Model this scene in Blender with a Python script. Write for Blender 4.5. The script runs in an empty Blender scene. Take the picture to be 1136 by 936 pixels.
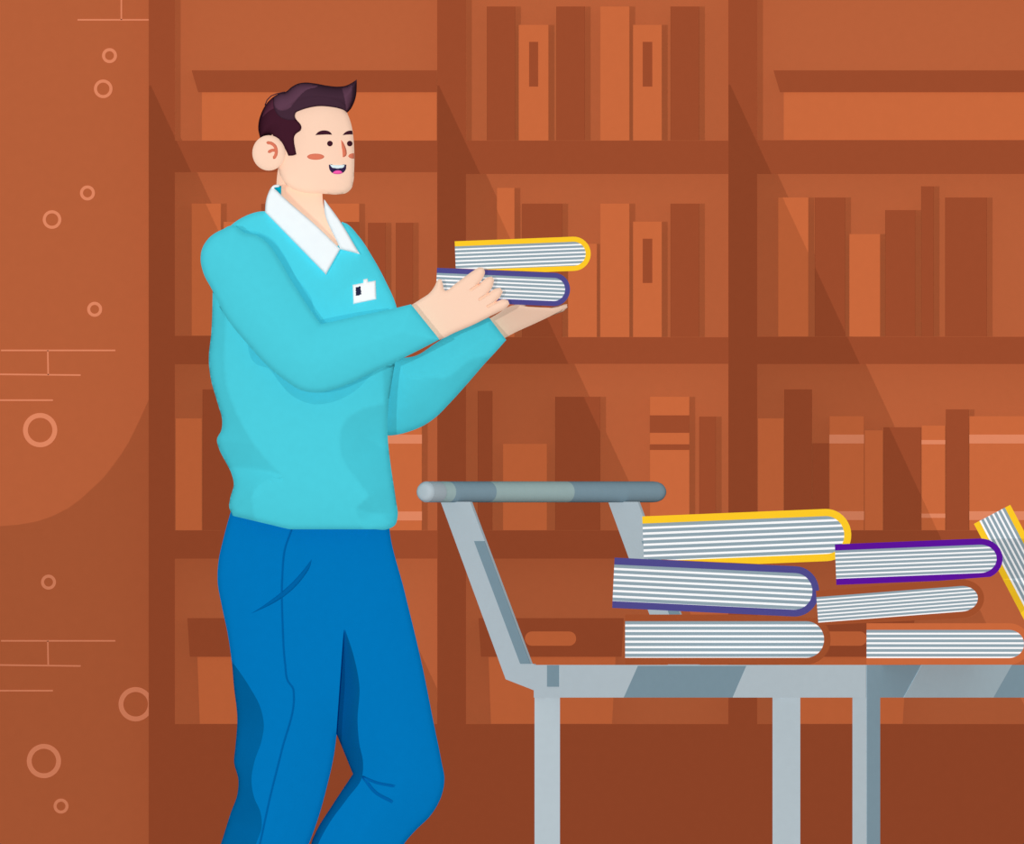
import bpy, bmesh, math
import numpy as np
from mathutils import Vector
from mathutils.geometry import delaunay_2d_cdt

S = 0.0018            # metres per image pixel (the man is about 1.8 m tall)
FLOOR = 1095.0        # image pixel row taken for the floor line
SC = bpy.context.scene
COL = SC.collection

def W(x, y, e=0.0, y0=0.0):
    """positions taken from image pixels (x right, y down, e = distance in front of depth y0) -> metres"""
    return ((x - 568.0) * S, y0 - e * S, (FLOOR - y) * S)

# ------------------------------------------------------------------ materials
def lin(h):
    h = h.lstrip('#')
    out = []
    for i in (0, 2, 4):
        c = int(h[i:i+2], 16) / 255.0
        out.append(c / 12.92 if c <= 0.04045 else ((c + 0.055) / 1.055) ** 2.4)
    return out

MATS = {}
def mat(name, hexcol, rough=0.95, grain=0.012, gain=1.0):
    if name in MATS:
        return MATS[name]
    m = bpy.data.materials.new(name)
    m.use_nodes = True
    nt = m.node_tree
    b = nt.nodes['Principled BSDF']
    b.inputs['Roughness'].default_value = rough
    b.inputs['Specular IOR Level'].default_value = 0.0
    c = [min(0.98, v * gain) for v in lin(hexcol)]
    tc = nt.nodes.new('ShaderNodeTexCoord')
    nz = nt.nodes.new('ShaderNodeTexNoise')
    nz.inputs['Scale'].default_value = 60.0
    nz.inputs['Detail'].default_value = 2.0
    rp = nt.nodes.new('ShaderNodeValToRGB')
    rp.color_ramp.elements[0].color = [v * (1 - grain) for v in c] + [1]
    rp.color_ramp.elements[1].color = [min(0.98, v * (1 + grain)) for v in c] + [1]
    rp.color_ramp.elements[0].position = 0.3
    rp.color_ramp.elements[1].position = 0.7
    nt.links.new(tc.outputs['Object'], nz.inputs['Vector'])
    nt.links.new(nz.outputs['Fac'], rp.inputs['Fac'])
    nt.links.new(rp.outputs['Color'], b.inputs['Base Color'])
    MATS[name] = m
    return m

def page_material():
    """printed pages: thin white and blue-grey layers, following the UV of each page block"""
    m = bpy.data.materials.new('page_layers')
    m.use_nodes = True
    nt = m.node_tree
    b = nt.nodes['Principled BSDF']
    b.inputs['Roughness'].default_value = 0.95
    b.inputs['Specular IOR Level'].default_value = 0.0
    uv = nt.nodes.new('ShaderNodeUVMap')
    sp = nt.nodes.new('ShaderNodeSeparateXYZ')
    fr = nt.nodes.new('ShaderNodeMath'); fr.operation = 'FRACT'
    gt = nt.nodes.new('ShaderNodeMath'); gt.operation = 'GREATER_THAN'; gt.inputs[1].default_value = 0.60
    mx = nt.nodes.new('ShaderNodeMix'); mx.data_type = 'RGBA'
    mx.inputs[6].default_value = lin('90A4AE') + [1]
    mx.inputs[7].default_value = [0.96, 0.97, 0.98, 1]
    nt.links.new(uv.outputs['UV'], sp.inputs[0])
    nt.links.new(sp.outputs['Y'], fr.inputs[0])
    nt.links.new(fr.outputs[0], gt.inputs[0])
    nt.links.new(gt.outputs[0], mx.inputs[0])
    nt.links.new(mx.outputs[2], b.inputs['Base Color'])
    MATS['pages'] = m
    return m

M_wall = mat('terracotta_plaster', 'B5603A')
M_mark = mat('pale_wall_mark', 'DE8762')
M_frame = mat('dark_rust_wood', '9B4C2D')
M_back = mat('rust_back_board', 'B5603A', gain=1.035)
M_bl = mat('orange_book_cloth', 'C8693D')
M_bd = mat('dark_rust_book_cloth', '9B4C2D')
M_band = mat('pale_spine_band', 'DE8762')
M_paper = mat('cream_paper', 'E8C9A8')
M_floor = mat('brown_floor_boards', '9A5A3A')
M_cyan = mat('cyan_wool', '4DD0E1')
M_teal = mat('teal_lining', '00A5BC')
M_white = mat('white_cotton', 'F3FAFD')
M_card = mat('white_card', 'FFFFFF')
M_navy = mat('navy_print', '2B2A45')
M_blue = mat('blue_trouser_cloth', '0277BD')
M_blued = mat('dark_blue_lining', '0163A6')
M_skin = mat('skin', 'FFD5BB', grain=0.004)
M_red = mat('warm_red_skin', 'E07B5F', grain=0.004)
M_hair = mat('dark_plum_hair', '421D2B')
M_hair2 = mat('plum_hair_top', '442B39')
M_hair3 = mat('mauve_hair_highlight', '5F3D4F')  # hair highlight put into the colour
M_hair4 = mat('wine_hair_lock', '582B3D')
M_mouth = mat('mouth_dark', '33264A')
M_teeth = mat('teeth', 'E4F6FA')
M_tongue = mat('tongue', 'FF5FB0')
M_shoe = mat('black_shoe', '2A2430')
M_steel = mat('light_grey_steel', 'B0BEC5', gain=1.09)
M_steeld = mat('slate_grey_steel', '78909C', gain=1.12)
M_steele = mat('steel_shaded_face', '78909C', gain=1.62)  # darker steel copy, shade of the right-hand faces put into the colour
M_steels = mat('steel_sheen_tone', '92A4AC', gain=1.75)  # lighter tone for the painted sheen on the end rail
M_barD = mat('slate_rubber', '78909C', gain=1.55)
M_steelm = mat('sage_grey_rubber', '92A8A8', gain=1.6)
M_tyre = mat('caster_rubber', '3A4248')
M_yel = mat('yellow_cover', 'FFCA28')
M_ind = mat('indigo_cover', '4F4A8C')
M_pur = mat('purple_cover', '5C149B')
M_brn = mat('brown_cover', 'A0502D')
M_org = mat('orange_cover', 'C8693D')
M_pages = page_material()

# ------------------------------------------------------------------ objects
def wloc(o):
    v = Vector((0, 0, 0))
    while o is not None:
        v += o.location
        o = o.parent
    return v

def tag(o, label=None, cat=None, group=None, kind=None):
    if label: o['label'] = label
    if cat: o['category'] = cat
    if group: o['group'] = group
    if kind: o['kind'] = kind
    return o

def empty(name, loc):
    o = bpy.data.objects.new(name, None)
    o.empty_display_size = 0.05
    o.location = loc
    COL.objects.link(o)
    return o

def mk(name, verts, faces, m, parent=None, origin=None, smooth=False, uvs=None, recalc=True):
    """ONE mesh object; verts are in world metres"""
    off = wloc(parent) if parent is not None else Vector(origin or (0, 0, 0))
    me = bpy.data.meshes.new(name)
    bm = bmesh.new()
    vs = [bm.verts.new(Vector(v) - off) for v in verts]
    bm.verts.index_update()
    for f in faces:
        try:
            bm.faces.new([vs[i] for i in f])
        except ValueError:
            pass
    if recalc:
        bmesh.ops.recalc_face_normals(bm, faces=bm.faces)
    if uvs is not None:
        lay = bm.loops.layers.uv.new('UVMap')
        for f in bm.faces:
            for l in f.loops:
                l[lay].uv = uvs[l.vert.index]
    if smooth:
        for f in bm.faces: f.smooth = True
    bm.to_mesh(me); bm.free()
    if m: me.materials.append(m)
    o = bpy.data.objects.new(name, me)
    if parent is not None:
        o.parent = parent
    else:
        o.location = off
    COL.objects.link(o)
    return o

class MB:
    """collects pieces of one mesh"""
    def __init__(s): s.v = []; s.f = []
    def box(s, p0, p1):
        x0, y0, z0 = p0; x1, y1, z1 = p1
        b = len(s.v)
        s.v += [(x0,y0,z0),(x1,y0,z0),(x1,y1,z0),(x0,y1,z0),(x0,y0,z1),(x1,y0,z1),(x1,y1,z1),(x0,y1,z1)]
        s.f += [[b+i for i in q] for q in ((0,1,2,3),(4,5,6,7),(0,1,5,4),(1,2,6,5),(2,3,7,6),(3,0,4,7))]
        return s
    def prism(s, front, back):
        b = len(s.v); n = len(front)
        s.v += list(front) + list(back)
        s.f.append([b+i for i in range(n)])
        s.f.append([b+n+i for i in range(n)][::-1])
        for i in range(n):
            j = (i+1) % n
            s.f.append([b+i, b+j, b+n+j, b+n+i])
        return s
    def tube(s, pts, radii, seg=14):
        pts = [Vector(p) for p in pts]
        b = len(s.v); n = len(pts); prev = None
        for i, p in enumerate(pts):
            d = (pts[min(i+1, n-1)] - pts[max(i-1, 0)]).normalized()
            if prev is None:
                a = d.cross(Vector((0, 1, 0.01)))
                if a.length < 1e-4: a = d.cross(Vector((1, 0, 0)))
            else:
                a = prev - d * prev.dot(d)
            a.normalize(); prev = a
            c = d.cross(a)
            for k in range(seg):
                t = 2 * math.pi * k / seg
                s.v.append(tuple(p + (a * math.cos(t) + c * math.sin(t)) * radii[i]))
        for i in range(n - 1):
            for k in range(seg):
                k2 = (k + 1) % seg
                s.f.append([b+i*seg+k, b+i*seg+k2, b+(i+1)*seg+k2, b+(i+1)*seg+k])
        s.f.append([b+k for k in range(seg)][::-1])
        s.f.append([b+(n-1)*seg+k for k in range(seg)])
        return s
    def make(s, name, m, parent=None, origin=None, smooth=False):
        return mk(name, s.v, s.f, m, parent, origin, smooth)

def bevel(o, w, seg=2):
    md = o.modifiers.new('soft_edges', 'BEVEL')
    md.width = w; md.segments = seg; md.limit_method = 'ANGLE'
    return o

def pbox(x0, y0, x1, y1, d0, d1):
    """box from image pixel rectangle, between metres depth d0 (front) and d1 (back)"""
    a = W(x0, y1); b = W(x1, y0)
    return (a[0], d0, a[2]), (b[0], d1, b[2])

# ------------------------------------------------------------------ outline tools
def curve(pts, step=2.2, corner=48.0, closed=True):
    """Catmull-Rom through the points, keeping sharp corners sharp"""
    P = np.array(pts, float); n = len(P)
    cor = []
    for i in range(n):
        if not closed and i in (0, n-1):
            cor.append(True); continue
        a = P[i] - P[i-1]; b = P[(i+1) % n] - P[i]
        ca = np.dot(a, b) / (np.linalg.norm(a) * np.linalg.norm(b) + 1e-9)
        cor.append(math.degrees(math.acos(max(-1, min(1, ca)))) > corner)
    out = []
    for i in range(n if closed else n-1):
        p1 = P[i]; p2 = P[(i+1) % n]
        L = np.linalg.norm(p2 - p1)
        def tang(k, fwd):
            a = P[k % n] - P[(k-1) % n]; b = P[(k+1) % n] - P[k % n]
            if cor[k % n]:
                return (p2 - p1)
            la, lb = np.linalg.norm(a), np.linalg.norm(b)
            t = (a / (la + 1e-9) * lb + b / (lb + 1e-9) * la) / (la + lb + 1e-9)
            return t * L
        m1, m2 = tang(i, True), tang(i+1, False)
        k = max(1, int(round(L / step)))
        for j in range(k):
            t = j / k; t2 = t*t; t3 = t2*t
            out.append((2*t3-3*t2+1)*p1 + (t3-2*t2+t)*m1 + (-2*t3+3*t2)*p2 + (t3-t2)*m2)
    if not closed: out.append(P[-1])
    return np.array(out)

def dist_poly(q, P, closed=True):
    A = P if closed else P[:-1]
    B = np.roll(P, -1, axis=0) if closed else P[1:]
    best = np.full(len(q), 1e9)
    for a, b in zip(A, B):
        ab = b - a; L = ab.dot(ab)
        if L < 1e-12: continue
        t = np.clip(((q - a) @ ab) / L, 0, 1)
        d = q - (a + t[:, None] * ab)
        best = np.minimum(best, (d * d).sum(1))
    return np.sqrt(best)

def inside(q, P):
    x, y = q[:, 0], q[:, 1]
    r = np.zeros(len(q), bool)
    for a, b in zip(P, np.roll(P, -1, axis=0)):
        c = (a[1] > y) != (b[1] > y)
        with np.errstate(divide='ignore', invalid='ignore'):
            xi = (b[0]-a[0]) * (y - a[1]) / (b[1]-a[1] + 1e-30) + a[0]
        r ^= c & (x < xi)
    return r

def prof(d, R, n=3.0):
    t = np.clip(d / R, 0, 1)
    return (1 - (1 - t) ** n) ** (1.0 / n)

def shift(G, w):
    t = np.gradient(G, axis=0)
    t /= np.linalg.norm(t, axis=1)[:, None] + 1e-9
    return G + np.stack([-t[:, 1], t[:, 0]], 1) * w

class Form:
    """a solid grown from its outline: rounded front and back, folds pressed into the front"""
    def __init__(s, outline, e0=0, R=20, D=20, T=20, n=3.0, dome=0, domeR=60, tilt=(0, 0, 0, 0), facets=(), grooves=(),
                 over=(), lift=None, liftR=6, backlift=None, raw=False, step=2.2, t0=0.0):
        s.P = np.array(outline, float) if raw else curve(outline, step)
        s.__dict__.update(e0=e0, R=R, D=D, T=T, n=n, dome=dome, domeR=domeR, tilt=tilt, over=over, lift=lift, liftR=liftR, backlift=backlift, t0=t0)
        s.facets = [(curve(f, 3.0), curve(h, 2.0, closed=False), t) for f, h, t in facets]
        s.grooves = [(curve(g, 1.5, closed=False), w, dp) for g, w, dp in grooves]
    def front(s, q, edge=None):
        d = dist_poly(q, s.P) if edge is None else edge
        z = s.e0 + s.T / 2 + s.D * prof(s.R * s.t0 + d * (1 - s.t0), s.R, s.n) + s.dome * (1 - (1 - np.clip(d / s.domeR, 0, 1)) ** 2)
        a, b, x0, y0 = s.tilt
        z = z + a * (q[:, 0] - x0) + b * (q[:, 1] - y0)
        for P, H, t in s.facets:
            k = inside(q, P)
            if k.any(): z[k] -= t * dist_poly(q[k], H, False)
        for G, w, dp in s.grooves:
            dd = dist_poly(q, G, False)
            z -= dp * np.clip(1 - dd / w, 0, None)
        if s.over:
            u = np.full(len(q), -1e9)
            for f in s.over:
                u = np.maximum(u, f.surf(q))
            lf = s.lift * (0.35 + 0.65 * prof(d, s.liftR))
            z = np.where(u > -1e8, (u + lf) if s.backlift is not None else np.maximum(z, u + lf), z)
        return z
    def surf(s, q):
        k = inside(q, s.P) | (dist_poly(q, s.P) < 0.4)
        z = np.full(len(q), -1e9)
        if k.any(): z[k] = s.front(q[k])
        return z
    def back(s, q, d, f):
        if s.backlift is not None:
            return f - s.backlift
        a, b, x0, y0 = s.tilt
        dep = s.T / 2 + s.D + s.dome
        z = s.e0 - dep * prof(d, max(s.R, 0.9 * dep), 2.0)
        return np.minimum(z + a * (q[:, 0] - x0) + b * (q[:, 1] - y0), f - 2.0)
    def mesh(s, y0, res=2.6):
        P = s.P
        lo, hi = P.min(0), P.max(0)
        ext = [G for G, w, dp in s.grooves] + [shift(G, k * w) for G, w, dp in s.grooves if dp for k in (-1, 1)] + [H for F, H, t in s.facets]
        E = np.concatenate(ext) if ext else np.zeros((0, 2))
        if len(E): 
            k = inside(E, P); E = E[k]
        if len(E):
            E = E[dist_poly(E, P) > 0.8]
        gx, gy = [], []
        y = lo[1]; row = 0
        while y < hi[1]:
            xs = np.arange(lo[0] + (res / 2 if row % 2 else 0), hi[0], res)
            gx.append(xs); gy.append(np.full(len(xs), y)); y += res * 0.866; row += 1
        g = np.stack([np.concatenate(gx), np.concatenate(gy)], 1)
        g = g[inside(g, P)]
        if len(g): g = g[dist_poly(g, P) > res * 0.45]
        if len(E) and len(g):
            dm = np.full(len(g), 1e9)
            for c in E: dm = np.minimum(dm, ((g - c) ** 2).sum(1))
            g = g[dm > (res * 0.5) ** 2]
        n = len(P)
        allp = np.concatenate([P, E, g]) if len(E) else np.concatenate([P, g])
        edges = [(i, (i + 1) % n) for i in range(n)]
        V, _, F, _, _, _ = delaunay_2d_cdt([Vector(p) for p in allp], edges, [], 1, 1e-4)
        q = np.array([(v.x, v.y) for v in V])
        d = dist_poly(q, P)
        d[d < 1e-3] = 0
        f = s.front(q, d); b = s.back(q, d, f)
        N = len(q)
        verts = [W(q[i, 0], q[i, 1], f[i], y0) for i in range(N)] + [W(q[i, 0], q[i, 1], b[i], y0) for i in range(N)]
        faces = [list(t) for t in F] + [[N + i for i in t][::-1] for t in F]
        cnt = {}
        for t in F:
            t = list(t)
            for i in range(len(t)):
                a, c = t[i], t[(i+1) % len(t)]
                k = (min(a, c), max(a, c)); cnt[k] = cnt.get(k, 0) + 1
        for (a, c), k in cnt.items():
            if k == 1: faces.append([a, c, N + c, N + a])
        return verts, faces
    def make(s, name, m, parent, y0, res=2.6):
        v, f = s.mesh(y0, res)
        o = mk(name, v, f, m, parent, smooth=True)
        if s.t0: o.data.set_sharp_from_angle(angle=math.radians(34))
        return o

def ell(cx, cy, rx, ry, n=28):
    return [(cx + rx * math.cos(2*math.pi*i/n), cy + ry * math.sin(2*math.pi*i/n)) for i in range(n)]

def ribbon(pts, w):
    """outline of a line of width w with round ends"""
    C = curve(pts, 1.2, closed=False); n = len(C)
    L, Rr = [], []
    for i in range(n):
        t = C[min(i+1, n-1)] - C[max(i-1, 0)]; t = t / np.linalg.norm(t)
        nn = np.array([-t[1], t[0]]) * w / 2
        L.append(C[i] + nn); Rr.append(C[i] - nn)
    t = C[-1] - C[-2]; t /= np.linalg.norm(t); s0 = C[1] - C[0]; s0 /= np.linalg.norm(s0)
    return L + [C[-1] + t * w / 2] + Rr[::-1] + [C[0] - s0 * w / 2]

# ================================================================== THE ROOM
YB = 0.09      # wall plane behind the bookcase
x0w, x1w = W(-3600, 0)[0], W(4600, 0)[0]
top = W(0, -420)[2]
wall = MB().box((x0w, YB, 0), (x1w, YB + 0.15, top)).make('wall_back', M_wall)
tag(wall, 'terracotta wall with pale rings and brick lines beside the bookcase', 'wall', kind='structure')
floor = MB().box((x0w, -15.5, -0.1), (x1w, YB + 0.15, 0)).make('floor', M_floor)
tag(floor, 'brown floor under the man and the book cart', 'floor', kind='structure')

# marks pressed on the wall: rings and a few brick outlines
for cx, cy, r, w in ((121.5,61.7,8.3,3.4),(114.5,98.5,10.3,3.4),(97,214,8.3,3.4),(57.7,243.5,10.3,3.4),(105,343,8.3,3.4),
                     (44.5,477,19,5.4),(53.8,645.6,8.3,3.4),(150.5,781,19,5.4),(48.7,844,19,5.4),(67.7,894,8.3,3.4)):
    n = 56; mb = MB()
    for i in range(n):
        t = 2*math.pi*i/n
        for rr in (r, r - w):
            for dd in (YB - 0.0012, YB + 0.004):
                p = W(cx + rr*math.cos(t), cy + rr*math.sin(t)); mb.v.append((p[0], dd, p[2]))
    for i in range(n):
        a, b = 4*i, 4*((i+1) % n)
        mb.f += [[a, b, b+2, a+2], [a+1, a+3, b+3, b+1], [a, a+1, b+1, b], [a+2, b+2, b+3, a+3]]
    mb.make('ring_mark', M_mark, wall)
def brick_lines(segs):
    mb = MB()
    for a, b in segs:
        a = np.array(a, float); b = np.array(b, float)
        t = (b - a) / np.linalg.norm(b - a); nn = np.array([-t[1], t[0]]) * 0.85
        q = [a + nn, b + nn, b - nn, a - nn]
        mb.prism([(W(*p)[0], YB - 0.001, W(*p)[2]) for p in q], [(W(*p)[0], YB + 0.004, W(*p)[2]) for p in q])
    mb.make('brick_outline', M_mark, wall)
brick_lines([((86,22),(178,22)), ((134.6,-20),(134.6,22))])
brick_lines([((1,388.6),(128,388.6)), ((53,388.6),(53.5,415.7)), ((-60,414.5),(89.5,416)), ((-60,443.8),(58.7,443.8))])
brick_lines([((1,710.7),(128,710.7)), ((53,710.7),(53.5,737.5)), ((-60,736.8),(89.5,738.6)), ((-60,766),(58.7,766))])

# added unseen panel behind the viewer, its saw-tooth edge shaped to shade the bays
AZ = math.radians(10.0)
YG = -14.5
sh = (0.0 - YG) * math.tan(AZ) / S
shw = (YB - YG) * math.tan(AZ) / S
k = 2.15
prof_pts = [(-900 - shw, FLOOR), (-900 - shw, 583)]
prof_pts += [(x - shw, y) for x, y in ((0,583.5),(20,582),(40,578.5),(58,572.5),(75,564),(90,553),(103,541),(115,529.5),(125.5,516),(135,503),(143,490),(154,467.5),(165,443),(168,436))]
for x in (165.5, 485.2, 808.2):
    w = 320 if x < 200 else 323
    if x > 800: w = 332
    prof_pts += [(x - sh, 95 if x < 800 else 94), (x + w - sh, 95 + k * w)]
prof_pts += [(1140.2 - sh, FLOOR)]
gv = [(W(x, y)[0], YG, W(x, y)[2]) for x, y in prof_pts]
g = MB().prism(gv, [(x, y - 0.02, z) for x, y, z in gv]).make('wall_shade_cutter', M_wall)
tag(g, 'added saw-tooth panel behind the viewer, cut to cast the diagonal shade', 'wall', kind='structure')

# ================================================================== BOOKCASE
BD = 0.066      # depth to the back board
bc = empty('bookcase', (W(680, 0)[0], 0, 0))
tag(bc, 'large rust-brown wooden bookcase with three bays filling the back wall', 'bookcase')
TOPY = -330
UPR = [(165,194),(485,517),(808,840),(1165,1197)]
for a, b in UPR:
    MB().box(*pbox(a, TOPY, b, 803, 0.0, BD)).make('upright', M_frame, bc)
MB().box(*pbox(165, TOPY, 1197, FLOOR, BD, BD + 0.018)).make('back_panel', M_back, bc)
MB().box(*pbox(165, 803, 1197, FLOOR, 0.0, BD)).make('plinth', M_frame, bc)
MB().box(*pbox(155, TOPY - 30, 1207, TOPY, -0.006, BD + 0.018)).make('top_board', M_frame, bc)
for bay, (a, b) in enumerate(((194,485),(517,808),(840,1165))):
    for t, u in (((156,191),(156,193),(155.5,193))[bay], ((372.5,404),(374,403.5),(373.5,403.7))[bay], (588.3,619.5), (-85,-50)):
        MB().box(*pbox(a, t, b, u, 0.0, BD)).make('shelf', M_frame, bc)

# ---- books on the shelves: cover wrapping a page block, spine to the front
ORD = ['first','second','third','fourth','fifth','sixth','seventh','eighth','ninth']
def shelf_book(x0, x1, yt, yb, tone, label, group, bands=(), plate=None):
    cm = M_bl if tone == 'l' else M_bd
    d = 0.056
    yb -= 0.3; x0 += 0.12; x1 -= 0.12
    base = W((x0 + x1) / 2, yb)
    r = empty('shelf_book', (base[0], 0.0, base[2]))
    tag(r, label, 'book', group)
    t = min(2.0, (x1 - x0) * 0.12)
    mb = MB()
    # plan profile: spine with soft corners, two boards
    pl = [(x0, d), (x0, 0.0006), (x0 + 0.35, 0.0), (x1 - 0.35, 0.0), (x1, 0.0006), (x1, d), (x1 - t, d), (x1 - t, 0.004), (x0 + t, 0.004), (x0 + t, d)]
    lo = [(W(x, 0)[0], y, W(0, yb)[2]) for x, y in pl]
    hi = [(W(x, 0)[0], y, W(0, yt)[2]) for x, y in pl]
    mb.prism(hi, lo).make('cover', cm, r)
    MB().box(*pbox(x0 + t, yt + 2.2, x1 - t, yb - 1.0, 0.004, d - 0.003)).make('page_block', M_paper, r)
    for (ya, yc, mm) in bands:
        a, b = pbox(x0, ya, x1, yc, -0.0006, 0.002)
        MB().box(a, b).make('spine_band', mm, r)
    if plate:
        a, b = pbox(*plate[:4], -0.0006, 0.002)
        MB().box(a, b).make('spine_label', M_bd, r)
    return r

T2, L2, D2 = M_bd, M_band, M_bd
rows = [
 ('topmost visible', 'middle', 156, [
   (540,571.7,7.2,'d',{}), (575.2,608.7,27.6,'l',{'plate':(587,46.4,597,96)}), (617,649,7.2,'d',{}), (665.6,698.5,7.2,'l',{}),
   (702,734.4,27.6,'l',{'plate':(713,46.4,723.6,96)}), (743.7,775.7,7.2,'d',{})],
  ['tall dark rust book first from left, beside a labelled orange book, top row, middle bay',
   'orange book with dark label plate between two tall dark books, top row, middle bay',
   'tall dark rust book between two orange books, top row, middle bay',
   'tall plain orange book left of a labelled orange book, top row, middle bay',
   'orange book with dark label plate left of the last dark book, top row, middle bay',
   'tall dark rust book last on the right, top row, middle bay']),
 ('second', 'left', 372.5, [
   (212.3,245.3,225.8,'l',{}), (247.8,279,246,'l',{}), (289.7,322,226,'d',{}), (364,398.8,225.8,'l',{'bands':[(246,300,T2)]}),
   (408.2,428,247,'d',{}), (439,458.3,247,'d',{})],
  ['orange book at the left end of the shelf behind the man\'s near shoulder',
   'shorter orange book barely showing behind the man\'s near shoulder',
   'dark rust book peeking out behind the man\'s white shirt collar',
   'orange book with wide dark band right of the man\'s collar',
   'slim dark rust book nearest the man\'s chest, first of two matching ones',
   'slim dark rust book beside the upright, right of the man\'s chest']),
 ('second', 'middle', 374, [
   (551,571,208.4,'l',{}), (579,624,225.8,'d',{}), (630,662.4,270.4,'l',{}), (665.6,698.5,225.8,'l',{}),
   (702,734.4,245.8,'l',{'plate':(713,264.7,723.6,313.8)}), (743.7,775.7,225.8,'d',{})],
  ['slim tall orange book rising behind the carried yellow book',
   'wide dark rust book half hidden behind the carried yellow book',
   'short plain orange book just right of the carried books',
   'tall plain orange book second right of the carried books, middle bay',
   'orange book with dark label plate level with the carried books',
   'dark rust book last on the right, level with the carried books, middle bay']),
 ('second', 'right', 373.5, [
   (863,897,219,'l',{}), (903.8,937.8,219,'d',{}), (942,976.6,259.6,'l',{}), (981.9,1015.6,233,'d',{}), (1021.8,1036,206.6,'d',{}), (1048.4,1094.9,219,'d',{})],
  ['orange book first from left on the second row, right bay',
   'dark rust book between two orange books, second row, right bay',
   'short orange book between two dark books, second row, right bay',
   'dark rust book between the short orange and thinnest dark books, second row, right bay',
   'thinnest and tallest dark rust book, second row, right bay',
   'widest dark rust book last on the right, second row, right bay']),
 ('third', 'left', 588.3, [
   (194.4,224.2,464,'l',{}), (224.6,262,431.8,'d',{}), (422,468.2,452,'l',{'bands':[(482,492,L2),(567.3,577.2,L2)]})],
  ['orange book against the left upright behind the man\'s back',
   'dark rust book directly behind the small of the man\'s back',
   'orange book with two pale bands just right of the man\'s sweater hem']),
 ('third', 'middle', 588.3, [
   (529.9,546.4,433.5,'d',{}), (557.7,607,492.3,'l',{}), (615.8,666,440,'d',{}), (720.7,765,440,'l',{'bands':[(460.6,480,T2),(492.7,499,T2)]}), (775.6,794.3,462,'d',{})],
  ['narrow dark rust book above the left part of the cart handle',
   'short wide orange book above the middle of the cart handle',
   'wide dark rust book above the right part of the cart handle',
   'orange book with two dark bands above the stacked yellow book',
   'narrow dark rust book beside the banded orange book, third row, middle bay']),
 ('third', 'right', 588.3, [
   (840.4,869.6,464,'l',{}), (870,900.8,431.8,'d',{}), (901.2,919.6,491.5,'d',{}), (920,958.6,461.6,'l',{'bands':[(482,491.8,L2),(567,576.7,L2)]}),
   (959,979.6,477.3,'l',{}), (980,1021.8,473.8,'d',{}), (1022.2,1048.8,472,'l',{'bands':[(488,492.7,L2),(569.6,574.3,L2)]}),
   (1049.2,1074.8,454,'d',{}), (1075.2,1150,461.6,'l',{'bands':[(482,491.8,L2),(567,576.7,L2)]})],
  ['plain orange book against the upright, third row, right bay',
   'tallest dark rust book, second from left, third row, right bay',
   'shortest dark rust book, left of the first pale-banded book, right bay',
   'orange book with two broad pale bands left of a plain orange one, right bay',
   'plain narrow orange book between a banded book and a wide dark book, right bay',
   'wide dark rust book left of the narrow book with two thin pale bands',
   'orange book with two thin pale bands between two dark books, right bay',
   'dark rust book standing above the purple book, left of the widest orange book',
   'widest orange book with broad pale bands above the leaning yellow book']),
]
for rowname, bay, yb, items, labels in rows:
    for (x0, x1, yt, tone, kw), lb in zip(items, labels):
        shelf_book(x0, x1, yt, yb, tone, lb, 'books on the bookcase shelves', **kw)

# ---- lidded boxes
def rrect(x0, y0, x1, y1, r, n=8):
    out = []
    for cx, cy, a0 in ((x1-r,y0+r,-90),(x1-r,y1-r,0),(x0+r,y1-r,90),(x0+r,y0+r,180)):
        for i in range(n+1):
            a = math.radians(a0 + 90*i/n); out.append((cx + r*math.cos(a), cy + r*math.sin(a)))
    return out
def slab(pts, d0, d1, name, m, parent):
    return MB().prism([(W(*p)[0], d0, W(*p)[2]) for p in pts], [(W(*p)[0], d1, W(*p)[2]) for p in pts]).make(name, m, parent)
for dx, lb in ((0, 'lidded storage box low in the left bay, partly behind the man\'s legs'),
               (323, 'lidded storage box low in the middle bay behind the cart handle post'),
               (645.5, 'lidded storage box low in the right bay behind the books on the cart')):
    r = empty('storage_box', (W(288 + dx, 0)[0], 0.03, W(0, 803)[2])); tag(r, lb, 'box', 'lidded boxes on the bottom shelf')
    slab([(219+dx,728.4),(360+dx,728.4),(356+dx,802.7),(221.7+dx,802.7)], 0.004, 0.056, 'box_body', M_bl, r)
    lid = slab([(207.8+dx,685.5),(369+dx,685.5),(366.5+dx,728.3),(210.6+dx,728.3)], 0.0, 0.060, 'lid', M_bd, r)
    slab(rrect(259.3+dx,700.3,316.2+dx,716.2,7.9), -0.0008, 0.002, 'handle_slot', M_bl, lid)
for dx, x1, lb in ((0, 484.6, 'wide lidded box on the top row behind the man\'s head'), (645.5, 1164.6, 'wide lidded box on the top row of the right bay')):
    r = empty('storage_box', (W((224 + dx + x1) / 2, 0)[0], 0.03, W(0, 156)[2])); tag(r, lb, 'box', 'wide boxes on the top row')
    yb = 155.7 if dx == 0 else 155.2
    slab([(224+dx,102),(x1,102),(x1,yb),(224+dx,yb)], 0.004, 0.056, 'box_body', M_bl, r)
    slab([(212.6+dx,78),(x1,78),(x1,102.3),(219.8+dx,102.3)], 0.0, 0.060, 'lid', M_bd, r)

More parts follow.
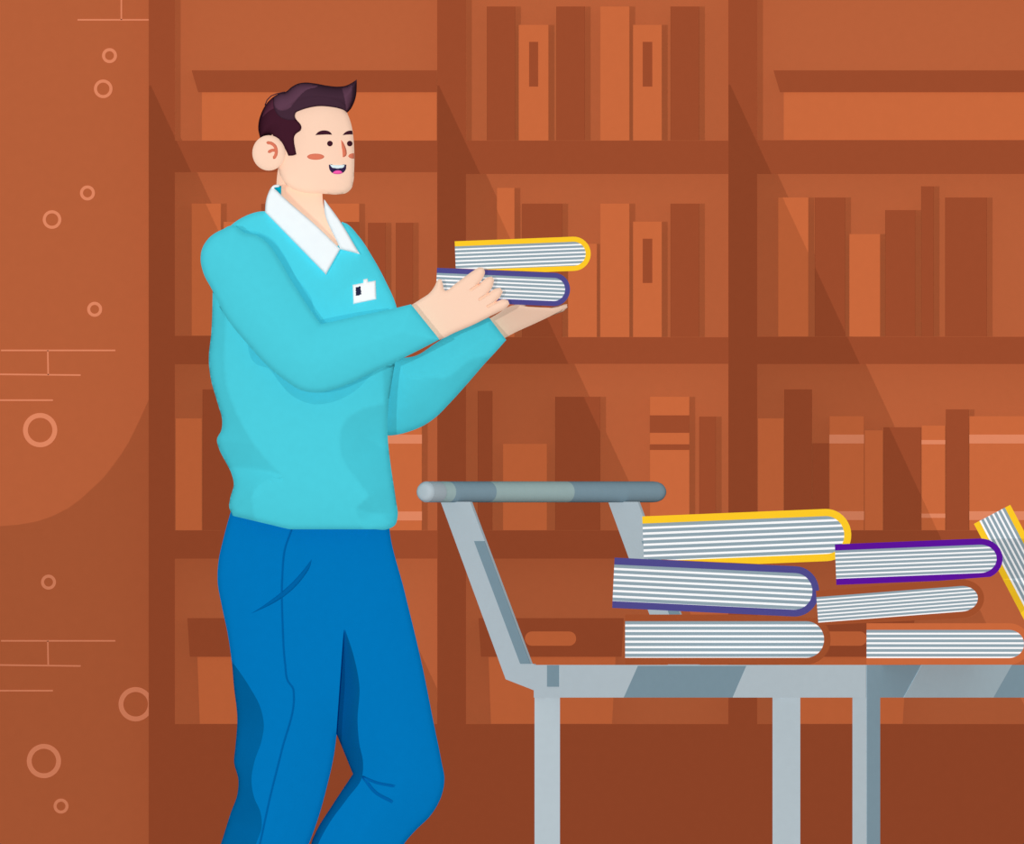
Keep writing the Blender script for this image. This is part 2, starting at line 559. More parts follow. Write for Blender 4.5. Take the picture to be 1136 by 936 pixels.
# ================================================================== LOOSE BOOKS
Y0 = -9.6       # depth of the man
def clip(poly, a, b, keep):
    """keep the side of line a-b on which point `keep` lies"""
    a = np.array(a, float); b = np.array(b, float); d = b - a
    f = lambda p: d[0]*(p[1]-a[1]) - d[1]*(p[0]-a[0])
    sg = 1 if f(keep) > 0 else -1
    out = []; n = len(poly)
    for i in range(n):
        p, q = np.array(poly[i]), np.array(poly[(i+1) % n])
        fp, fq = sg*f(p), sg*f(q)
        if fp >= 0: out.append(p)
        if (fp >= 0) != (fq >= 0): out.append(p + (q-p) * (fp/(fp-fq)))
    return out
def book(TL, ang, L, th, tc, rx, ef, eb, m, period, label, group, cut=None, flip=False):
    """hardcover lying with its head towards the viewer: U-shaped cover with rounded spine round a page block"""
    a = math.radians(ang); c, s_ = math.cos(a), math.sin(a)
    P = lambda s, t: (TL[0] + s*c - t*s_, TL[1] + s*s_ + t*c)
    def arc(r0, h, cx, n=20):
        return [(cx + r0*math.sin(math.pi*i/n), th/2 - h*math.cos(math.pi*i/n)) for i in range(n+1)]
    outer = [(0, 0)] + arc(rx, th/2, L - rx) + [(0, th)]
    inn = arc(rx - tc*0.98, th/2 - tc, L - rx)
    inner = [(0, tc)] + inn + [(0, th - tc)]
    lowest = [P(s, t) for s, t in outer]
    base = W(TL[0] + L*c/2, max(p[1] for p in lowest), (ef+eb)/2, Y0)
    r = empty('hardcover_book', base); tag(r, label, 'book', group)
    def solid(name, st, f, b, mm, uvs=False):
        pts = [P(s, t) for s, t in st]
        if cut is not None: pts = clip(pts, *cut)
        inv = [((p[0]-TL[0])*c + (p[1]-TL[1])*s_, -(p[0]-TL[0])*s_ + (p[1]-TL[1])*c) for p in pts]
        uv = [(q[0], (q[1]-tc)/period) for q in inv]
        mb = MB().prism([W(p[0], p[1], f, Y0) for p in pts], [W(p[0], p[1], b, Y0) for p in pts])
        return mk(name, mb.v, mb.f, mm, r, uvs=(uv + uv) if uvs else None)
    solid('page_block', inner, ef - 1.2, eb + 1.2, M_pages, True)
    # cover: U profile = outer path then inner path back (cut first so the halves stay clean)
    if cut is None:
        solid('cover', outer + inner[::-1], ef, eb, m)
    else:
        co = clip([P(s, t) for s, t in outer], *cut); ci = [P(s, t) for s, t in inner]
        upper = [P(0, 0)] + [P(*q) for q in outer[1:-1]]
        # outer path up to where the cut line trims it, then back along the inside
        ln = cut
        path_o = [P(s, t) for s, t in outer]; path_i = [P(s, t) for s, t in inner]
        U = path_o + path_i[::-1]
        U = clip(U, *ln)
        mb = MB().prism([W(p[0], p[1], ef, Y0) for p in U], [W(p[0], p[1], eb, Y0) for p in U])
        mk('cover', mb.v, mb.f, m, r)
    return r

# carried pair
ind_line = ((484.8, 297.0), (617.5, 302.6))
book((484.8,297.0), 2.42, 148.5, 37.0, 5.6, 18, 62, -62, M_ind, 4.35,
     'indigo hardcover book lying lowest in the man\'s hands', 'books carried by the man')
book((504.4,267.6), -2.25, 150.3, 38.0, 5.7, 19, 62, -60, M_yel, 4.3,
     'yellow hardcover book lying on the indigo book in the man\'s hands', 'books carried by the man', cut=((484.8,296.6), (617.5,302.2), (560, 280)))

# books on the cart (left stack stands further back than the right stack)
EA = 100.0      # how far the near-left cart corner stands in front of the man
LB = (EA + 62, EA - 75)
RB = (EA + 235, EA + 95)
ind2 = ((681.8,618.4), (886.3,628.2))
book((693.5,681.5), 0.0, 228, 55.4, 7.4, 27, LB[0], LB[1], M_brn, 6.0,
     'brown hardcover book at the bottom of the left stack on the cart', 'books piled on the cart', cut=((679.3,674.8), (880,684.4), (800, 720)))
book((681.8,618.4), 2.72, 228.5, 55.8, 7.6, 27, LB[0], LB[1], M_ind, 6.1,
     'thick indigo hardcover book in the middle of the left stack on the cart', 'books piled on the cart')
book((712.4,572.7), -2.35, 231, 58, 8.0, 28, LB[0], LB[1], M_yel, 6.2,
     'big yellow hardcover book on top of the left stack on the cart', 'books piled on the cart', cut=((681.8,617.9), (886.3,627.6), (800, 590)))
book((961.3,691.2), 0.0, 182, 45.9, 7.3, 24, RB[0], RB[1], M_org, 5.3,
     'orange hardcover book at the bottom of the right stack on the cart', 'books piled on the cart')
book((905.1,655.2), -4.4, 185.5, 42.4, 7.0, 25, RB[0], RB[1], M_brn, 4.1,
     'brown hardcover book tilted between the purple and orange books on the cart', 'books piled on the cart', cut=((908,693.5),(961.3,690.8),(1000,660)))
book((926.1,603.7), -2.3, 185.5, 45.0, 6.8, 25, RB[0], RB[1], M_pur, 4.6,
     'purple hardcover book on top of the right stack on the cart', 'books piled on the cart', cut=((905.1,654.6), (1062,642.5), (1000, 620)))
book((1120.8,559.8), 62.4, 178, 45.6, 6.8, 22, EA - 45, EA - 165, M_yel, 5.3,
     'yellow hardcover book leaning steeply at the right end of the cart', 'books piled on the cart')

# ================================================================== CART
TH = math.radians(35.0); cT, sT = math.cos(TH), math.sin(TH)
XA = 593.0
cart = empty('book_cart', W(870, FLOOR, EA, Y0))
tag(cart, 'grey steel book cart with slanted push handle, loaded with thick books', 'cart')
def C(u, w, y):
    return W(XA + u*cT + w*sT, y, EA + u*sT - w*cT, Y0)
def ux(x, w=0):        # u for image pixel x on the line at width w
    return (x - XA - w*sT) / cT
def side_plate(pts, w0, w1, name, m, parent=cart):
    """plate in the long side plane, outline given by image pixel points"""
    return MB().prism([C(ux(x), w0, y) for x, y in pts], [C(ux(x), w1, y) for x, y in pts]).make(name, m, parent)
def end_plate(pts, u0, u1, name, m, parent=cart):
    """plate in the short end plane; image pixel x measured from the near right corner at 961.4"""
    wx = lambda x: (x - 961.4) / sT
    return MB().prism([C(u0, wx(x), y) for x, y in pts], [C(u1, wx(x), y) for x, y in pts]).make(name, m, parent)
UL = ux(961.4)                 # length of the long side
WW = 264 / sT                  # width of the cart
YT, YR = 737.4, 773.6
tray = MB().prism([C(0,0,YT), C(UL,0,YT), C(UL,WW,YT), C(0,WW,YT)], [C(0,0,YT+6), C(UL,0,YT+6), C(UL,WW,YT+6), C(0,WW,YT+6)]).make('tray', M_steel, cart)
rail = side_plate([(593,737.4),(961.4,737.4),(961.4,YR),(593,YR)], -1.5, 10, 'side_rail', M_steel)
side_plate([(709,738.4),(828.7,738.4),(813.4,YR),(693.2,YR)], -2.2, 0, 'sheen_stripe', M_steeld, rail)  # metal reflection painted as a darker raised band
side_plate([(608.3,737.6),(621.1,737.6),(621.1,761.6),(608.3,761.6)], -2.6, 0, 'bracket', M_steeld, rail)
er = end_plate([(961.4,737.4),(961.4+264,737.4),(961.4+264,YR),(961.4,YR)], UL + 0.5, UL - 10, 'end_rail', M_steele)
end_plate([(1021.8,737.2),(1121.8,737.2),(1101.2,YR),(1001.8,YR)], UL + 1.2, UL, 'sheen_stripe', M_steels, er)  # metal sheen painted as a lighter raised band
MB().prism([C(0,WW-10,YT), C(UL,WW-10,YT), C(UL,WW,YT), C(0,WW,YT)], [C(0,WW-10,YR), C(UL,WW-10,YR), C(UL,WW,YR), C(0,WW,YR)]).make('side_rail', M_steel, cart)
MB().prism([C(0,0,YT), C(10,0,YT), C(10,WW,YT), C(0,WW,YT)], [C(0,0,YR), C(10,0,YR), C(10,WW,YR), C(0,WW,YR)]).make('end_rail', M_steel, cart)
LEGB = FLOOR - 62
def wheel(x, e):
    mb = MB()
    mb.tube([W(x, FLOOR - 26, e + 9, Y0), W(x, FLOOR - 26, e - 9, Y0)], [26*S, 26*S], 24)
    mb.make('caster', M_tyre, cart)
    MB().prism([W(x-14, LEGB-2, e+14, Y0), W(x+14, LEGB-2, e+14, Y0), W(x+6, FLOOR-22, e+14, Y0), W(x-6, FLOOR-22, e+14, Y0)],
               [W(x-14, LEGB-2, e+10, Y0), W(x+14, LEGB-2, e+10, Y0), W(x+6, FLOOR-22, e+10, Y0), W(x-6, FLOOR-22, e+10, Y0)]).make('caster_fork', M_steeld, cart)
def leg(x0, x1, e, ytop):
    pts = [(x0, ytop), (x1, ytop), (x1, LEGB), (x0, LEGB)]
    o = MB().prism([W(x, y, e + 9, Y0) for x, y in pts], [W(x, y, e - 9, Y0) for x, y in pts]).make('leg', M_steel, cart)
    wheel((x0+x1)/2, e)
    return o
leg(593, 621.2, EA - 9.5, YT + 7)                       # near left
leg(857, 887.8, EA - WW*cT - 2, YT + 6)            # far left
# near right corner post: angle iron whose two faces follow both rails
EB = EA + UL*sT
MB().prism([C(UL-19.2, 0, YT+8), C(UL, 0, YT+8), C(UL, 25.4, YT+8), C(UL-19.2, 25.4, YT+8)],
           [C(UL-19.2, 0, LEGB), C(UL, 0, LEGB), C(UL, 25.4, LEGB), C(UL-19.2, 25.4, LEGB)]).make('leg', M_steel, cart)
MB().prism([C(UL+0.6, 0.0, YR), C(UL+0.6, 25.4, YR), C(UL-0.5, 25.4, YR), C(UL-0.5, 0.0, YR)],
           [C(UL+0.6, 0.0, LEGB), C(UL+0.6, 25.4, LEGB), C(UL-0.5, 25.4, LEGB), C(UL-0.5, 0.0, LEGB)]).make('corner_shade_strip', M_steele, cart)  # thin strip paints the shaded tone on the leg's right face
wheel(961, EB - 12)
p = C(UL, WW, 0)
leg(961.4+264-24, 961.4+264, EA + UL*sT - WW*cT, YT + 6)
# slanted handle posts and the push bar across them
post = [(489.7,556.5),(522.4,556.5),(589.6,736.2),(593,736.2),(593,765.5),(561.8,753.3)]
p1 = side_plate(post, -1.5, 2.5, 'handle_post', M_steel)
side_plate([(527.2,600),(538.6,600),(589.6,736.2),(578.4,736.2)], -2.4, 0, 'post_side_shade', M_steeld, p1)  # darker strip stands for the post's shaded inner side
WP = 185 / sT
sh_ = 185.0
p2 = MB().prism([C(ux(x), WP, y) for x, y in post[:3] + [(585,765),(561.8,753.3)]], [C(ux(x), WP + 4, y) for x, y in post[:3] + [(585,765),(561.8,753.3)]]).make('handle_post', M_steel, cart)
MB().prism([C(ux(x), WP - 0.9, y) for x, y in [(527.2,600),(538.6,600),(589.6,736.2),(578.4,736.2)]], [C(ux(x), WP + 1, y) for x, y in [(527.2,600),(538.6,600),(589.6,736.2),(578.4,736.2)]]).make('post_side_shade', M_steeld, p2)  # shaded inner side of the far post, again as darker colour
ub = ux(506) - 2
def bar_pt(x, y=545.5):
    w = (x - (XA + ub*cT)) / sT
    return C(ub, w, y)
RB_ = 11.7
bar = MB().tube([bar_pt(472.4), bar_pt(724)], [RB_*S*0.985]*2, 32).make('handle_bar', M_steel, cart, smooth=False)
def sleeve(xa, xb, m, name, rnd=False):
    pts, rad = [bar_pt(xa), bar_pt(xb)], [RB_*S, RB_*S]
    if rnd:
        for a in (20, 40, 60, 75, 88):
            t = math.radians(a)
            pts.append(bar_pt(xb + 10*math.sin(t))); rad.append(RB_*S*math.cos(t)**0.55)
    o = MB().tube(pts, rad, 32).make(name, m, bar, smooth=True)
    return o
def smooth_sides(o):
    for f in o.data.polygons: f.use_smooth = True
    o.data.set_sharp_from_angle(angle=math.radians(50))
for a, b, m in ((486,496.5,M_steelm),(496.5,541.5,M_barD),(541.5,628,M_steelm)):
    smooth_sides(sleeve(a, b, m, 'grip_sleeve'))
smooth_sides(sleeve(628, 724, M_barD, 'grip_sleeve', True))
capm = MB()
pts = [bar_pt(487)] + [bar_pt(474 - 5.0*math.sin(math.radians(a))) for a in (0, 25, 50, 70, 85)]
capm.tube(pts, [RB_*S*1.0] + [RB_*S*(0.25 + 0.75*math.cos(math.radians(a))**0.6) for a in (0, 25, 50, 70, 85)], 32)
smooth_sides(capm.make('end_cap', M_steel, bar))

# ================================================================== THE MAN
man = empty('person', W(330, FLOOR, 0, Y0))
tag(man, 'man in cyan sweater and blue trousers walking with two books in hands', 'person')

# --- outlines
head_o = [(310,191.6),(308.5,165),(300,145),(301,125),(314,110),(338,101),(364,102),(379,111),(385,125),(389,135.5),(391.3,146),(392.8,163),(392.9,188),
          (392.1,200.9),(389.8,209),(384.3,213.9),(375,215.6),(359.5,214.9),(339,213.8),(325.6,210),(314.9,202)]
Fhead = Form(head_o, e0=0, t0=0.2, R=7, D=10, T=56, n=3, dome=9, domeR=42)
neck_o = [(309.9,170),(359.5,170),(359.5,231.5),(377.6,276.5),(360,272),(330,245),(309.9,222)]
Fneck = Form(neck_o, e0=-6, t0=0.25, R=10, D=10, T=24, tilt=(0.12, 0.5, 310, 200))
Fear = Form(ell(298.2,169.6,18.3,19.6,40), e0=36, t0=0.2, R=5, D=5, T=8, n=3, dome=2, domeR=16)
hand_o = [(452,341),(456.9,338),(467,331.5),(477,324.5),(482.3,317.1),(485.6,310.6),(487.6,309.2),(489.7,310.1),(491.3,315),(492.4,320.6),(494,322.3),(497,321.3),(503.4,316.1),(516.1,306.6),(526.6,299.2),
          (531.2,296.6),(536,297),(538,301.3),(536.1,307.6),(530.6,315.6),(533.2,313.6),(541.2,307.4),(545.6,306.6),(548.3,310.1),(546.7,317.1),(541.6,325.3),(549.9,319.9),
          (555.1,319.2),(557.8,323.3),(555.8,327.7),(550.2,334.7),(558.3,331.9),(563.6,333),(565.2,337.2),(561.5,341.6),(552,346.7),(541.4,352),(524.5,360.4),(503.4,369.4),(489.7,376),(483,378)]
Fhand = Form(hand_o, e0=74.5, t0=0.16, R=7.5, D=9, T=4, n=2.4, grooves=[([(531,315.5),(522,322)],1.8,2.0), ([(542,325.5),(532,332)],1.8,2.0), ([(550.5,334.7),(541,340)],1.8,2.0)])
# far hand: palm up under the indigo book
fh_o = [(538,356),(552,348),(561,342),(566,339.4),(588,340.3),(606,341.2),(618,341.2),(625.8,337.8),(629.4,337.2),(629,339.2),(622,344.2),(612,349.8),(595,358),(571,369),(560.9,374.4),(555,378)]
Ffh = Form(fh_o, e0=-10, t0=0.25, R=6, D=5, T=15, tilt=(0, -0.72, 580, 350.5))

torso_o = [(261,246),(271.2,240),(278.6,236.9),(288.5,234.5),(294,234.3),(318,250),(352,288),(377,271),(379,246),(383.9,247.8),(397.7,261.6),(413.5,285.4),(427.4,311),(440,340.7),(443,375),(436,415),(431,450),(430.1,483.1),
           (433.3,514.7),(439.2,554.2),(441.2,572),(438.6,581.9),(430,586.9),(415,587),(390,587),(360,587),(335,587),(326,587),(321.8,586.9),(318,586.2),(300,581.9),(280,577.2),(266,573.9),(258.1,572),(254.2,562.1),(255.4,552.3),(259.3,536.4),(256.5,524.6),(249.4,510.7),(243.5,498.9),(240.7,487),(245.5,477.1),(246.5,467.2),
           (241.5,447.5),(233.8,419.8),(231.6,400),(234.4,368.4),(235.6,336.8),(236,318),(238,290),(246,262)]
backstrip = [(236,320),(251,356),(249.6,388),(250.6,420),(255.4,439.6),(267.2,467.2),(287,498.9),(314,527.5),(313,533),(291,536.4),(282.3,544.4),(281,562),(285,580),(230,600),(200,420)]
backhinge = [(251,352),(249.6,388),(250.6,420),(255.4,439.6),(267.2,467.2),(287,498.9),(314,528),(291,536.4),(282.3,544.4),(281,562),(285,580)]
belly = [(424.2,408),(425.6,447.5),(397.7,455.4),(382,467.2),(376,491),(382,514.7),(395.8,532.5),(409,549.5),(394,564),(397.7,578),(408,590),(470,600),(470,400)]
bellyhinge = [(424.2,408),(425.6,447.5),(397.7,455.4),(382,467.2),(376,491),(382,514.7),(395.8,532.5),(409,549.5),(394,564),(397.7,578),(408,590)]
under = [(275,382),(278,396),(283,403),(298,409),(310,424),(322.6,437.6),(348.3,448.3),(370,445.5),(393.7,433.6),(415.5,411.9),(380,400),(300,380)]
underhinge = [(275,384),(278,396),(283,403),(298,409),(310,424),(322.6,437.6),(348.3,448.3),(370,445.5),(393.7,433.6),(415.5,411.9)]
chestband = [(261.3,249),(268,254),(287,257.5),(302,265),(315,282),(328,306),(346,332),(349,344),(356,354.5),(397.7,346.2),(431.3,341.6),(440,360),(330,380),(240,300)]
chesthinge = [(261.3,249),(268,254),(287,257.5),(302,265),(315,282),(328,306),(346,332),(349,344),(356,354.5),(397.7,346.2),(431.3,341.6)]
Ftorso = Form(torso_o, e0=0, R=8, D=12, T=122, n=3, t0=0.22, dome=9, domeR=60,
              facets=[(backstrip, backhinge, 0.47), (belly, bellyhinge, 0.47), (under, underhinge, 0.75), (chestband, chesthinge, 0.75)])
arm_o = [(261.3,251),(270,257.5),(284,261),(296,269),(308,285),(322,309),(338,334),(344,343),(356,359.5),(397.7,350.2),(431.3,343.4),(456,337.4),(487.6,376.5),(461,390.2),(440,400.5),(414.7,412),(390,424.5),(370,432),
         (349.5,435.4),(331.5,431.5),(316,421.5),(300.8,409.5),(275,382),(251.4,352.6),(235,320.9),(225.7,303),(222.5,287),(223.8,277),(228,268.6),(234,261.8),(241.6,256.8),(247.8,254),(254,250.6)]
Farm = Form(arm_o, e0=90, t0=0.22, R=8, D=12, T=42, n=3, dome=9, domeR=42)
farm_o = [(415,408),(440,398),(461,394.5),(484,380),(500,370),(542.5,352),(561.6,377),(551,389),(539.7,401.2),(516.8,427.5),(497.5,448.7),(483.4,462.7),(469.3,472.3),(455.2,478.2),(441.1,482),(430,483),(415,478)]
fl = [(424.2,406.4),(441.1,400.4),(448.2,411.7),(457,420.5),(472.8,417.7),(495.7,418),(508,409.9),(522.1,398.3),(546.8,394.8),(575,392),(540,500),(410,500)]
Ffarm = Form(farm_o, e0=-20, t0=0.22, R=8, D=11, T=62, n=3, dome=7, domeR=40, facets=[(fl, fl[:9] + [(560,393)], 0.40)])

# --- body: one continuous surface (head, neck, ear, hands and the limbs inside the clothes)
parts = []
def tmp(v, f):
    o = mk('tmp', v, f, M_skin, None, origin=W(330, FLOOR, 0, Y0)); parts.append(o); return o
tmp(*Fhead.mesh(Y0, 2.4)); tmp(*Fneck.mesh(Y0, 3)); tmp(*Fear.mesh(Y0, 2)); tmp(*Fhand.mesh(Y0, 1.6)); tmp(*Ffh.mesh(Y0, 2.2))
def tb(pts, rad, seg=16):
    m = MB().tube([W(x, y, e, Y0) for x, y, e in pts], [r*S for r in rad], seg); tmp(m.v, m.f)
tb([(335,200,0),(335,240,2),(338,300,0),(336,400,0),(335,500,0),(338,600,0),(338,650,0)], [20,22,34,40,36,38,30])
tb([(310,292,20),(262,290,72),(300,345,86),(346,398,86),(400,380,86),(450,362,80),(468,353,74)], [20,20,22,20,18,9,6])
tb([(345,300,-20),(400,320,-50),(430,400,-40),(450,445,-22),(500,410,-18),(535,374,-16),(553,361,-20)], [20,20,20,18,16,10,5])
tb([(325,640,0),(318,720,-2),(325,820,-4),(308,900,-4),(268,1010,0),(240,1062,14),(250,1080,30),(300,1084,40)], [26,22,20,17,14,12,11,9])
tb([(370,630,-4),(425,740,-8),(452,850,-10),(440,885,-12),(370,990,-36),(326,1050,-40),(330,1072,-42),(372,1082,-42)], [26,24,20,19,15,12,11,9])
# four fingers and thumb of the far hand, side by side under and behind the book
for i, (tipx, de) in enumerate(((627,-8),(630,-20),(629,-32),(626,-43))):
    tb([(575,353,de),(592,349,de),(610,346,de),(tipx-6,342.4,de),(tipx-1,339.4,de)], [6.5,5.6,4.6,3.2,1.6], 12)
tb([(556,356,-30),(566,350,-56),(574,343,-70),(582,330,-73),(586,318,-72)], [9,7,6,5.5,3.5], 12)
base = parts[0]
tcol = bpy.data.collections.new('tmp_union'); SC.collection.children.link(tcol)
for o in parts[1:]:
    COL.objects.unlink(o); tcol.objects.link(o)
md = base.modifiers.new('u', 'BOOLEAN'); md.operation = 'UNION'; md.operand_type = 'COLLECTION'; md.collection = tcol; md.solver = 'EXACT'
dg = bpy.context.evaluated_depsgraph_get()
me = bpy.data.meshes.new_from_object(base.evaluated_get(dg))
me.name = 'body'
for p_ in me.polygons: p_.use_smooth = True
me.materials.clear(); me.materials.append(M_skin)
for o in parts: bpy.data.objects.remove(o, do_unlink=True)
bpy.data.collections.remove(tcol)
me.set_sharp_from_angle(angle=math.radians(38))
body = bpy.data.objects.new('body', me); body.parent = man; COL.objects.link(body)

# --- face details set into the head
def patch(outline, name, m, parent, over, lift=1.0, liftR=3, backlift=4, res=1.6, raw=False, step=1.2):
    return Form(outline, over=over, lift=lift, liftR=liftR, backlift=backlift, raw=raw, step=step).make(name, m, parent, Y0, res)
def q8(pts): return [(280 + x/7.2, 80 + y/7.2) for x, y in pts]
H = [Fhead]
patch(q8([(503,503),(520,482),(548,468),(580,465),(610,472),(630,488),(636,500),(600,498),(550,500)]), 'eyebrow', M_hair, body, H)
patch(q8([(720,503),(742,480),(768,468),(797,467),(803,497),(770,498)]), 'eyebrow', M_hair, body, H)
patch(ell(366,159.2,3.1,3.1), 'eye', M_hair, body, H)
patch(ell(388,159.2,3.1,3.1), 'eye', M_hair, body, H)
patch(ell(350.2,173.8,9.5,3.4), 'cheek_blush', M_red, body, H, lift=0.5)
patch(q8([(764,670),(775,657),(795,649),(812,647),(813,690),(795,690),(775,683)]), 'cheek_blush', M_red, body, H, lift=0.5)
patch(q8([(708,540),(722,556),(740,592),(752,632),(750,664),(738,675),(722,679),(720,640),(713,592)]), 'nose', M_red, body, H, lift=3.0, liftR=3)
mo = patch(q8([(610,740),(625,736),(680,768),(735,736),(751,740),(745,780),(722,805),(682,815),(640,806),(617,780)]), 'mouth', M_mouth, body, H, lift=0.8)
patch(q8([(618,737),(640,740),(680,742),(720,740),(740,737),(738,755),(722,768),(682,770),(640,767),(624,756)]), 'teeth', M_teeth, body, H, lift=1.4)
patch(q8([(640,806),(650,790),(672,782),(700,783),(716,792),(724,804),(700,812),(680,814.5),(660,812)]), 'tongue', M_tongue, body, H, lift=1.4)
patch(ribbon(q8([(122,563),(150,568),(180,592),(191,630),(185,665),(173,684)]), 3.5), 'ear_fold', M_red, body, [Fear], raw=True, lift=0.8)
patch(ribbon(q8([(133,636),(158,624),(182,624)]), 3.4), 'ear_fold', M_red, body, [Fear], raw=True, lift=0.8)

# --- hair
hair_o = [(288.6,153.3),(286.4,142.5),(286.9,135.6),(289.7,125.8),(295.3,115.4),(302.9,107.8),(309.9,103.6),(316.8,101.9),(323.1,96.9),(330,92.9),(338.3,91.5),(349.4,92.5),(363.3,95),(375.8,96),(383.5,95),(391.1,91.3),(395.8,88.1),
          (395.8,95.3),(394.7,107.8),(391.8,116.1),(388.6,121.7),(384.9,125.1),(382.8,123.1),(375.8,120.3),(366.1,118.5),(355,117.8),(342.5,119.6),(333.5,122.4),(327.9,125.3),(326.9,128.6),(328.6,132.5),(332.1,136.3),(334.4,140.4),
          (333.5,144.6),(328.6,148.1),(326.6,151),(326.3,157.8),(327.5,164.7),(328.8,171.2),(325.8,172.4),(320,172.8),(317.5,167.5),(314,161.3),(309.9,155.7),(305,151.9),(297.4,150.1),(291.8,151.3)]
Fhair = Form(hair_o, e0=-2, R=18, D=24, T=50, dome=4, domeR=26, over=[Fhead], lift=7, liftR=5)
hair = Fhair.make('hair', M_hair, man, Y0, 2.0)
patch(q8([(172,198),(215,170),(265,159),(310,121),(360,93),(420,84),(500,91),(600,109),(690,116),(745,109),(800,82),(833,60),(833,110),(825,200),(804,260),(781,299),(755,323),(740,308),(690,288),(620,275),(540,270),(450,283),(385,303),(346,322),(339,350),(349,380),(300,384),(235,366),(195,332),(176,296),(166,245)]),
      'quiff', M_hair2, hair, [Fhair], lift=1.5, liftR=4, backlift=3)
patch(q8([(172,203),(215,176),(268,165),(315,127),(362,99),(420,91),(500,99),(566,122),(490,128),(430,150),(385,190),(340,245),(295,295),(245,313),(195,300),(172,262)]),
      'hair_light_streak', M_hair3, hair, [Fhair], lift=2.6, liftR=4, backlift=4)  # painted highlight on the top of the hair
patch(q8([(708,124),(750,116),(802,86),(802,190),(786,260),(765,300),(748,312),(738,250),(724,180)]), 'hair_light_streak', M_hair3, hair, [Fhair], lift=2.6, liftR=4, backlift=4)  # painted highlight on the front of the quiff
patch(q8([(165,208),(168,250),(172,290),(125,318),(78,362),(88,320),(108,270),(135,232)]), 'hair_light_streak', M_hair4, hair, [Fhair], lift=1.5, liftR=4, backlift=3)
strand = MB().tube([W(x, y, 20, Y0) for x, y in q8([(100,265),(118,222),(150,190),(195,172),(262,158)])], [0.6*S]*5, 8)
strand.make('loose_strand', M_hair2, hair, smooth=True)

# --- clothes
sweater = Ftorso.make('sweater', M_cyan, man, Y0, 2.6)
Farm.make('sleeve', M_cyan, sweater, Y0, 2.6)
Ffarm.make('sleeve', M_cyan, sweater, Y0, 2.6)
collar = Form([(310,204.6),(303.5,205.4),(299.5,210),(297,215.5),(294.8,224),(294,235.4),(361.6,304.6),(377.4,276.3),(349.6,249),(318.9,222.5),(303.5,208.2),(310,207.4)],
              e0=43, R=4, D=3, T=70, tilt=(0.03,0.08,302,206)).make('shirt_collar', M_white, man, Y0, 2.2)
Form([(359.6,221),(376.3,243.7),(399.2,281.9),(377.6,276.4),(359.6,231.5)], e0=43, R=4, D=3, T=70, tilt=(0.03,0.08,302,206)).make('collar_flap', M_white, collar, Y0, 2.2)
Form([(302.3,206.5),(312,206),(312,217.5)], e0=50, R=2, D=1, T=6).make('collar_lining', M_teal, collar, Y0, 2.0)
badge = patch([(391.1,315.9),(403,313.6),(403,309.8),(408,308.8),(408.2,312.6),(416.8,311),(417.5,332),(391.9,337.3)], 'name_badge', M_card, man, [Ftorso], lift=3, liftR=1.5, backlift=5, step=2.5)
patch([(393.4,317.9),(400.9,316.3),(401.7,327.6),(393.9,329)], 'badge_photo', M_navy, badge, [Ftorso], lift=4, liftR=1, backlift=2)

seam = [(323.6,587.3),(316.4,608),(313.2,640),(313.6,692.5),(316.4,736.7),(319.2,754.8),(325.4,764.4),(326,771.5),(312.4,833),(300.3,881.3),(288.3,936),(270,1010)]
trous_o = [(258,560),(345,566),(431,566),(432.2,587),(448.9,656),(469,740.7),(481,801),(489.9,845),(493.1,864),(490.3,881),(478,904),(461,921),(452,931),(430,970),(403,1008),
           (372,1000),(352,960),(345.2,936),(350.5,922.5),(368.6,893),(391.5,858.4),(382,835),(373.6,814.5),(370.6,837),(362.6,873),(352.5,909),(342.3,937),(318,990),(284,1052),(262,1066),(218,1058),(222,1010),(232,970),
           (244.9,936),(256.1,901),(263.2,881),(264.4,865),(259.6,845),(261,829),(263.2,797),(259.4,760.8),(256.9,732.7),(252.1,700.6),(246.1,672.4),(241.3,644.3),(242.1,624.3),(248.1,596.1)]
nstrip = [(256.5,732),(276.2,760.8),(289,785),(292.7,805),(290.3,821),(282.2,845),(279,865),(282.2,885),(289,901),(290.3,917),(284,936),(262,1000),(150,1000),(200,720)]
nhinge = nstrip[:12]
slit = [(381.8 - 8.4*t/11 + 0.0, 696.5 + 118.5*t/11) for t in range(12)]
fhinge = [(381.8,695),(392.7,728.7),(398.7,760.8),(396.7,801),(398.7,825),(402.7,845),(401.5,862),(385,886),(366,912),(353,936),(345,960)]
fstrip = fhinge + [(344,937),(349,922),(364,890),(377,845),(373.9,820),(373.9,813.5)] + [(x + 0.25, y) for x, y in slit[10::-1]]
off = lambda L, dx: [(x + dx, y) for x, y in L]
Ftr = Form(trous_o, e0=2, t0=0.22, R=8, D=12, T=60, n=3, dome=9, domeR=55, facets=[(nstrip, nhinge, 1.35), (fstrip, fhinge, 2.0)],
           grooves=[(seam, 1.4, 1.2), (off(slit, -0.45), 0.4, 0.0), (off(slit, 1.0), 0.4, 0.0), ([(403,862),(418,868),(435.7,871.6)],1.7,2.4), ([(403,862),(417,879),(434,888.5)],2.0,2.8)])
trousers = Ftr.make('trousers', M_blue, man, Y0, 2.6)
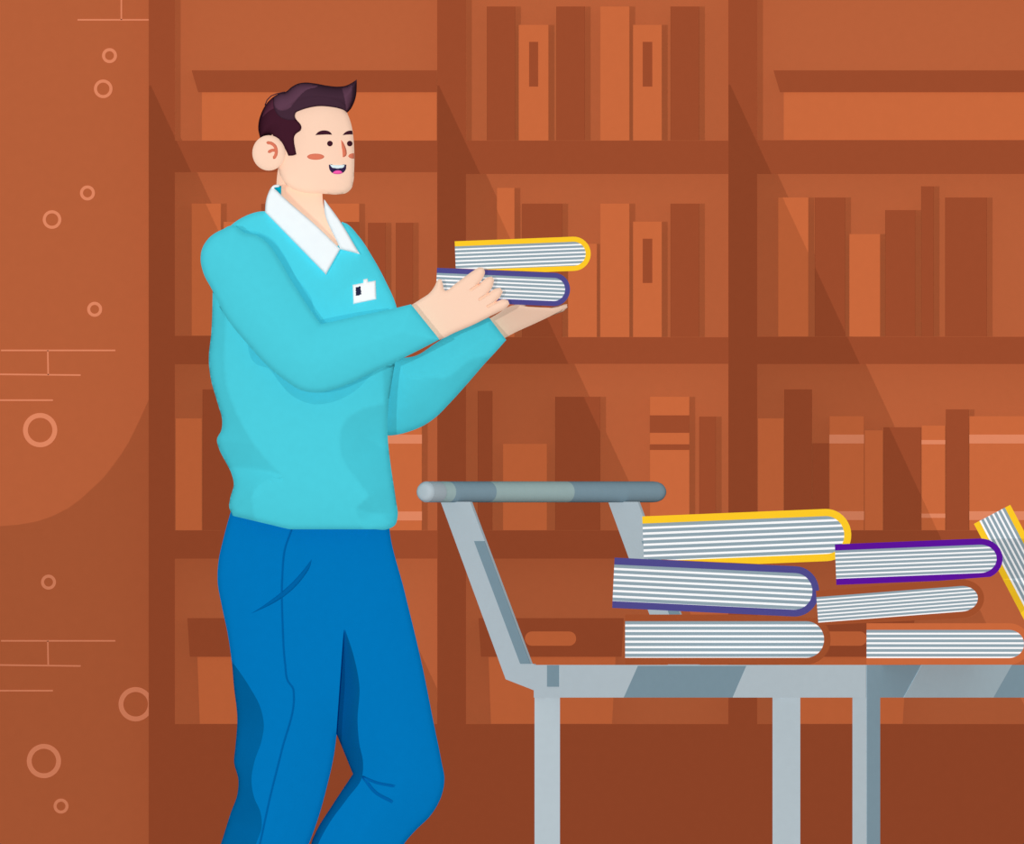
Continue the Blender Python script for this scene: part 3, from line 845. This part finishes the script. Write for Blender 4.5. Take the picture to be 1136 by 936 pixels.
Form([(345,962),(356,940),(380,930),(430,945),(425,978),(388,1030),(360,1056),(310,1040),(318,1005)], e0=-30, R=9, D=12, T=60, n=3).make('trouser_leg', M_blue, trousers, Y0, 3.0)
patch([(345.9,620),(344,628),(336,641),(322,656),(305,668),(290,675.5),(278,680.6),(290,673),(306,661.5),(322,648),(335,634)], 'pocket_opening', M_blued, trousers, [Ftr], lift=0.8, liftR=2, backlift=3)
patch(ribbon(seam[:-1], 1.3), 'side_seam', M_blued, trousers, [Ftr], lift=1.8, liftR=1, backlift=3, raw=True)
for pts, e in (([(222,1050),(262,1054),(290,1066),(330,1078),(342,1088),(340,1094.5),(222,1094.5),(214,1084),(216,1064)], 44),
               ([(312,1040),(352,1050),(372,1066),(402,1080),(412,1089),(410,1094.5),(345,1094.5),(318,1078),(306,1058)], -44)):
    Form(pts, e0=e, R=14, D=12, T=24).make('shoe', M_shoe, man, Y0, 3.2)

# ================================================================== LIGHT AND CAMERA
def sun(name, strength, az, el=0.0):
    l = bpy.data.lights.new(name, 'SUN'); l.energy = strength; l.angle = 0.0
    o = bpy.data.objects.new(name, l); COL.objects.link(o)
    # light travels towards +y, and towards +x for positive az
    o.rotation_euler = (math.radians(90 - el), 0, -az)
    o.location = (0, -12, 3)
    return o
F_, B_, A_ = 0.63, 0.212, 0.24
sun('daylight', F_ * math.pi, 0.0)
sun('low_sun', B_ * math.pi, AZ)
w = bpy.data.worlds.new('sky'); SC.world = w; w.use_nodes = True
bg = w.node_tree.nodes['Background']
bg.inputs['Color'].default_value = (1, 1, 1, 1); bg.inputs['Strength'].default_value = A_

cam = bpy.data.cameras.new('camera'); cam.type = 'ORTHO'; cam.ortho_scale = 1136 * S
co = bpy.data.objects.new('camera', cam); COL.objects.link(co)
co.location = (0, -12.0, (FLOOR - 468) * S); co.rotation_euler = (math.radians(90), 0, 0)
cam.clip_start = 0.05; cam.clip_end = 60
SC.camera = co
SC.view_settings.view_transform = 'Standard'
SC.view_settings.look = 'None'
SC.view_settings.gamma = 1.0
SC.view_settings.use_curve_mapping = False
SC.view_settings.exposure = 0.0
